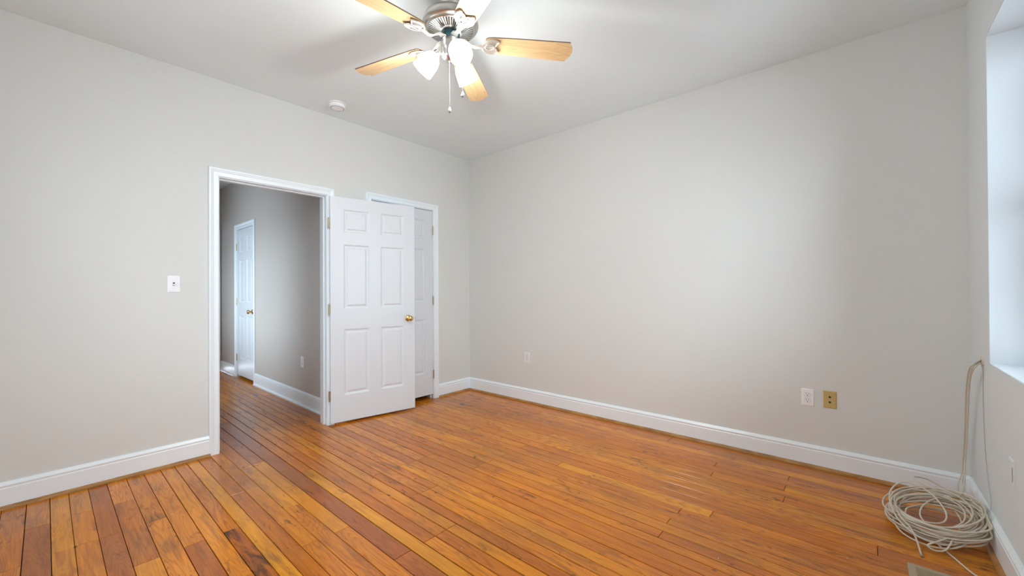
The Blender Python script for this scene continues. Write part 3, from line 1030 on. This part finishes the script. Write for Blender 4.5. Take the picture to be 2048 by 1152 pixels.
# light switch
o = empty('light_switch', (.588, YA, 1.255), (0, 0, 0), label='white toggle light switch on the cream wall left of the doorway', category='light switch')
mk('cover_plate', plate_bm(), M['plastic'], o)
screw(o, 0, .030); screw(o, 0, -.030)
bm = bmesh.new(); box(bm, -.0055, .0055, -.0056, -.005, -.012, .012)
mk('toggle_slot', bm, M['dark'], o)
bm = bmesh.new()
t_ = bmesh.new(); box(t_, -.0042, .0042, -.016, 0, -.005, .005, 0, .0015, 2)
merge(bm, t_, 0, Matrix.Translation((0, -.0035, 0)) @ Matrix.Rotation(R(28), 4, 'X'))
mk('toggle', bm, M['plastic'], o)

# painted-over blank plate low on the window wall
o = empty('blank_wall_plate', (2.56, YC, .45), (0, 0, R(180)), label='painted-over blank plate low on the window wall, scraped at one edge', category='wall plate')
mk('cover_plate', plate_bm(.070, .114, .006), M['wallC'], o)
bm = bmesh.new(); tube(bm, catmull([(.032, -.0062, .03), (.0315, -.0064, .012), (.033, -.0063, -.01), (.032, -.0062, -.028)], 4), .0007, 6)
mk('scratch', bm, M['scrape'], o)
for z_ in (.042, -.042): screw(o, 0, z_, -.0058, M['wallC'])

# ------------------------------------------------------------------ floor register
o = empty('floor_register', (2.469, -.136, 0), label='tan metal floor register with slotted grille set in the floorboards', category='floor vent')
LX, LY = .135, .262
bm = bmesh.new()
def rim(bm, x0, x1, y0, y1, z0, z1): box(bm, x0, x1, y0, y1, z0, z1)
fwd_ = .026
rings = []
for ins, z in ((0, .0002), (.003, .0045), (fwd_ - .003, .0058), (fwd_, .0045), (fwd_, -.006)):
    rings.append([bm.verts.new(p) for p in ((-LX + ins, -LY + ins, z), (-ins, -LY + ins, z), (-ins, -ins, z), (-LX + ins, -ins, z))])
for a, b_ in zip(rings[:-1], rings[1:]):
    for k_ in range(4): bm.faces.new([a[k_], a[(k_ + 1) % 4], b_[(k_ + 1) % 4], b_[k_]])
bmesh.ops.recalc_face_normals(bm, faces=bm.faces[:])
rm = mk('register_frame', bm, M['vent'], o)
bm = bmesh.new()
nx = 11
for i in range(nx):
    x = -LX + fwd_ + (LX - 2 * fwd_) * (i + .5) / nx
    box(bm, x - .0021, x + .0021, -LY + fwd_, -fwd_, -.003, .0045, 0)
for y in (-LY / 2,): box(bm, -LX + fwd_, -fwd_, y - .004, y + .004, -.002, .0047)
mk('louvers', bm, M['vent'], rm)
bm = bmesh.new(); box(bm, -LX + fwd_, -fwd_, -LY + fwd_, -fwd_, -.0005, .0006)
mk('duct_opening', bm, M['dark'], rm)

# ------------------------------------------------------------------ coaxial cables
HOLE = Vector((3.072, YC, .832))
ZF = .0042


def loop_path(rng, n_loops, c0, rad, start_ang, zbase, zstep, tilt, jit=.02, seg=14, sgn=1):
    """wandering stack of loops; tilt lifts the corner side"""
    pts = []
    cx_, cy_ = c0
    r_ = rad
    ell = rng.uniform(.9, 1.06)
    ph = rng.uniform(0, PI)
    ti = tilt
    for i in range(int(n_loops * seg)):
        a = start_ang + sgn * 2 * PI * i / seg
        if i % seg == 0:
            tx, ty = c0[0] + rng.gauss(0, jit), c0[1] + rng.gauss(0, jit)
            tr_ = rad * rng.choice((rng.uniform(.95, 1.08), rng.uniform(.9, 1.05), rng.uniform(.6, .9)))
            tt = tilt * rng.uniform(.4, 1.5)
        cx_ += (tx - cx_) * .12; cy_ += (ty - cy_) * .12; r_ += (tr_ - r_) * .12; ti += (tt - ti) * .12
        x = cx_ + r_ * ell * math.cos(a)
        y = cy_ + r_ * math.sin(a) / ell
        k_ = ((x - c0[0]) * .78 - (y - c0[1]) * .62) / rad      # +1 towards the room corner
        z = zbase + zstep * i / seg + ti * max(0, k_ + .75) + rng.uniform(0, .004)
        x = min(x, XB - .045); y = max(y, YC + .026)
        pts.append((x, y, max(ZF, z)))
    return pts


rng = random.Random(21)
CR = .0036
def drop(dx, dy, dz, spread):
    base_ = [(3.030, YC + .040, .806), (3.105, YC + .041, .757), (3.160, YC + .040, .690), (3.205, YC + .038, .600), (3.240, YC + .036, .500),
             (3.268, YC + .036, .390), (3.290, YC + .038, .280), (3.285, YC + .044, .190)]
    out_ = [HOLE + Vector((dx * .4, -.02, dz)), HOLE + Vector((dx * .4, .006, dz))]
    for i, p in enumerate(base_):
        k_ = 1 if i < 4 else 1 + spread * (i - 3)
        out_.append(Vector(p) + Vector((dx * k_, dy, dz * max(0, 1 - i / 4))))
    return out_


drop1 = drop(.004, .004, .004, .3) + [Vector((3.20, YC + .075, .11))]
C0 = (2.868, -.258)
# cable with the connector end
pts = list(drop1)
pts += loop_path(rng, 15.45, C0, .163, -.9, .010, .0050, .040, .030)
lx = Vector(pts[-1])
pts += [(2.745, -.128, .085), (2.700, -.160, .062), (2.655, -.178, .032), (2.60, -.186, .009), (2.572, -.188, ZF)]
coax = empty('coaxial_cable', (HOLE.x, YC, HOLE.z), label='coiled white coaxial cable heaped in the corner, bare metal connector at its end', category='cable')
base_inv = Vector((-HOLE.x, -YC, -HOLE.z))
bm = bmesh.new()
tube(bm, [Vector(p) + base_inv for p in catmull(pts, 5)], CR, 8)
mk('jacket', bm, M['cable'], coax)
bm = bmesh.new()
dirn = Vector((2.572 - 2.60, -.188 + .186, 0)).normalized()
q = dirn.to_track_quat('Z', 'Y').to_matrix().to_4x4()
lathe(bm, [(0, -.004), (.0042, -.004), (.0042, .006), (.0052, .007), (.0052, .015), (.0046, .016), (.0046, .018), (.0012, .018), (0, .023)], 12, 0, Matrix.Translation(Vector((2.572, -.188, .0055)) + base_inv) @ q)
smooth_angle(mk('connector', bm, M['steel'], coax), 40)

# second cable, plain tail running out along the floor
drop2 = drop(-.006, -.004, -.007, -.5) + [Vector((3.25, YC + .05, .13))]
pts = [(2.42, -.404, .0062 + CR), (2.452, -.402, .0062 + CR), (2.49, -.380, .0062 + CR), (2.535, -.342, ZF), (2.59, -.315, ZF), (2.647, -.290, ZF), (2.74, -.248, ZF), (2.84, -.208, ZF), (2.91, -.165, .006)]
pts += loop_path(rng, 11.73, (2.880, -.262), .166, 1.25, .008, .0065, .050, .026)
pts += drop2[::-1]
bm = bmesh.new()
tube(bm, catmull(pts, 5), CR, 8)
prop(mk('coaxial_cable', bm, M['cable']), label='white coaxial cable in the corner heap whose tail runs out toward the floor register', category='cable')

# third cable: the loose large loops that stick out of the heap
pts = drop(.014, -.006, -.002, .5)[:9]
pts += [(3.12, -.30, .155), (3.00, -.20, .17), (3.02, -.10, .19), (3.12, -.08, .185), (3.20, -.16, .165), (3.17, -.28, .12), (3.02, -.34, .09), (2.86, -.32, .06), (2.70, -.24, .03),
        (2.645, -.12, .014), (2.70, .00, .02), (2.86, .04, .035), (3.04, .02, .06), (3.18, -.08, .10), (3.20, -.22, .13), (3.10, -.34, .12),
        (2.94, -.345, .085), (2.78, -.28, .05), (2.67, -.18, .03), (2.655, -.06, .04), (2.76, .03, .075), (2.92, .05, .13), (3.03, -.02, .17), (3.01, -.13, .16), (2.90, -.20, .115), (2.80, -.18, .085),
        (2.76, -.08, .08), (2.84, .01, .085), (2.99, .02, .1), (3.10, -.08, .115), (3.07, -.22, .105), (2.93, -.27, .08), (2.78, -.235, .06), (2.66, -.155, .045), (2.605, -.10, .03), (2.60, -.125, .016), (2.63, -.17, .018), (2.68, -.20, .04), (2.74, -.215, .05)]
pts = [p if (i < 9) else (2.875 + (p[0] - 2.92) * .78, max(YC + .03, -.245 + (p[1] + .14) * .78), p[2] * 1.05) for i, p in enumerate(pts)]
bm = bmesh.new()
tube(bm, catmull(pts, 6), CR, 8)
prop(mk('coaxial_cable', bm, M['cable']), label='white coaxial cable making the loose upright loops on top of the corner heap', category='cable')

# thin painted wire stapled down the wall
pts = [HOLE + Vector((-.012, -.01, -.012)), HOLE + Vector((-.012, .004, -.014)), (3.055, YC + .003, .78), (3.062, YC + .003, .66), (3.045, YC + .003, .50), (3.02, YC + .003, .38), (2.97, YC + .004, .28), (2.90, YC + .006, .20), (2.84, YC + .018, .150), (2.80, YC + .022, .09)]
bm = bmesh.new(); tube(bm, catmull(pts, 5), .0016, 6)
prop(mk('wall_wire', bm, M['wire']), label='thin grey painted wire running down the window wall below the cable hole', category='wire')
# the wall grommet the cables come through
bm = bmesh.new()
lathe(bm, [(.012, 0), (.026, 0), (.026, .003), (.023, .006), (.013, .0065), (.012, .005), (.012, 0)], 28, 0, Matrix.Rotation(R(-90), 4, 'X'))
g = mk('cable_grommet', bm, M['cable'], None, (HOLE.x, YC, HOLE.z)); smooth_angle(g, 40)
prop(g, label='round off-white bushing in the window wall where the cables come out', category='grommet')
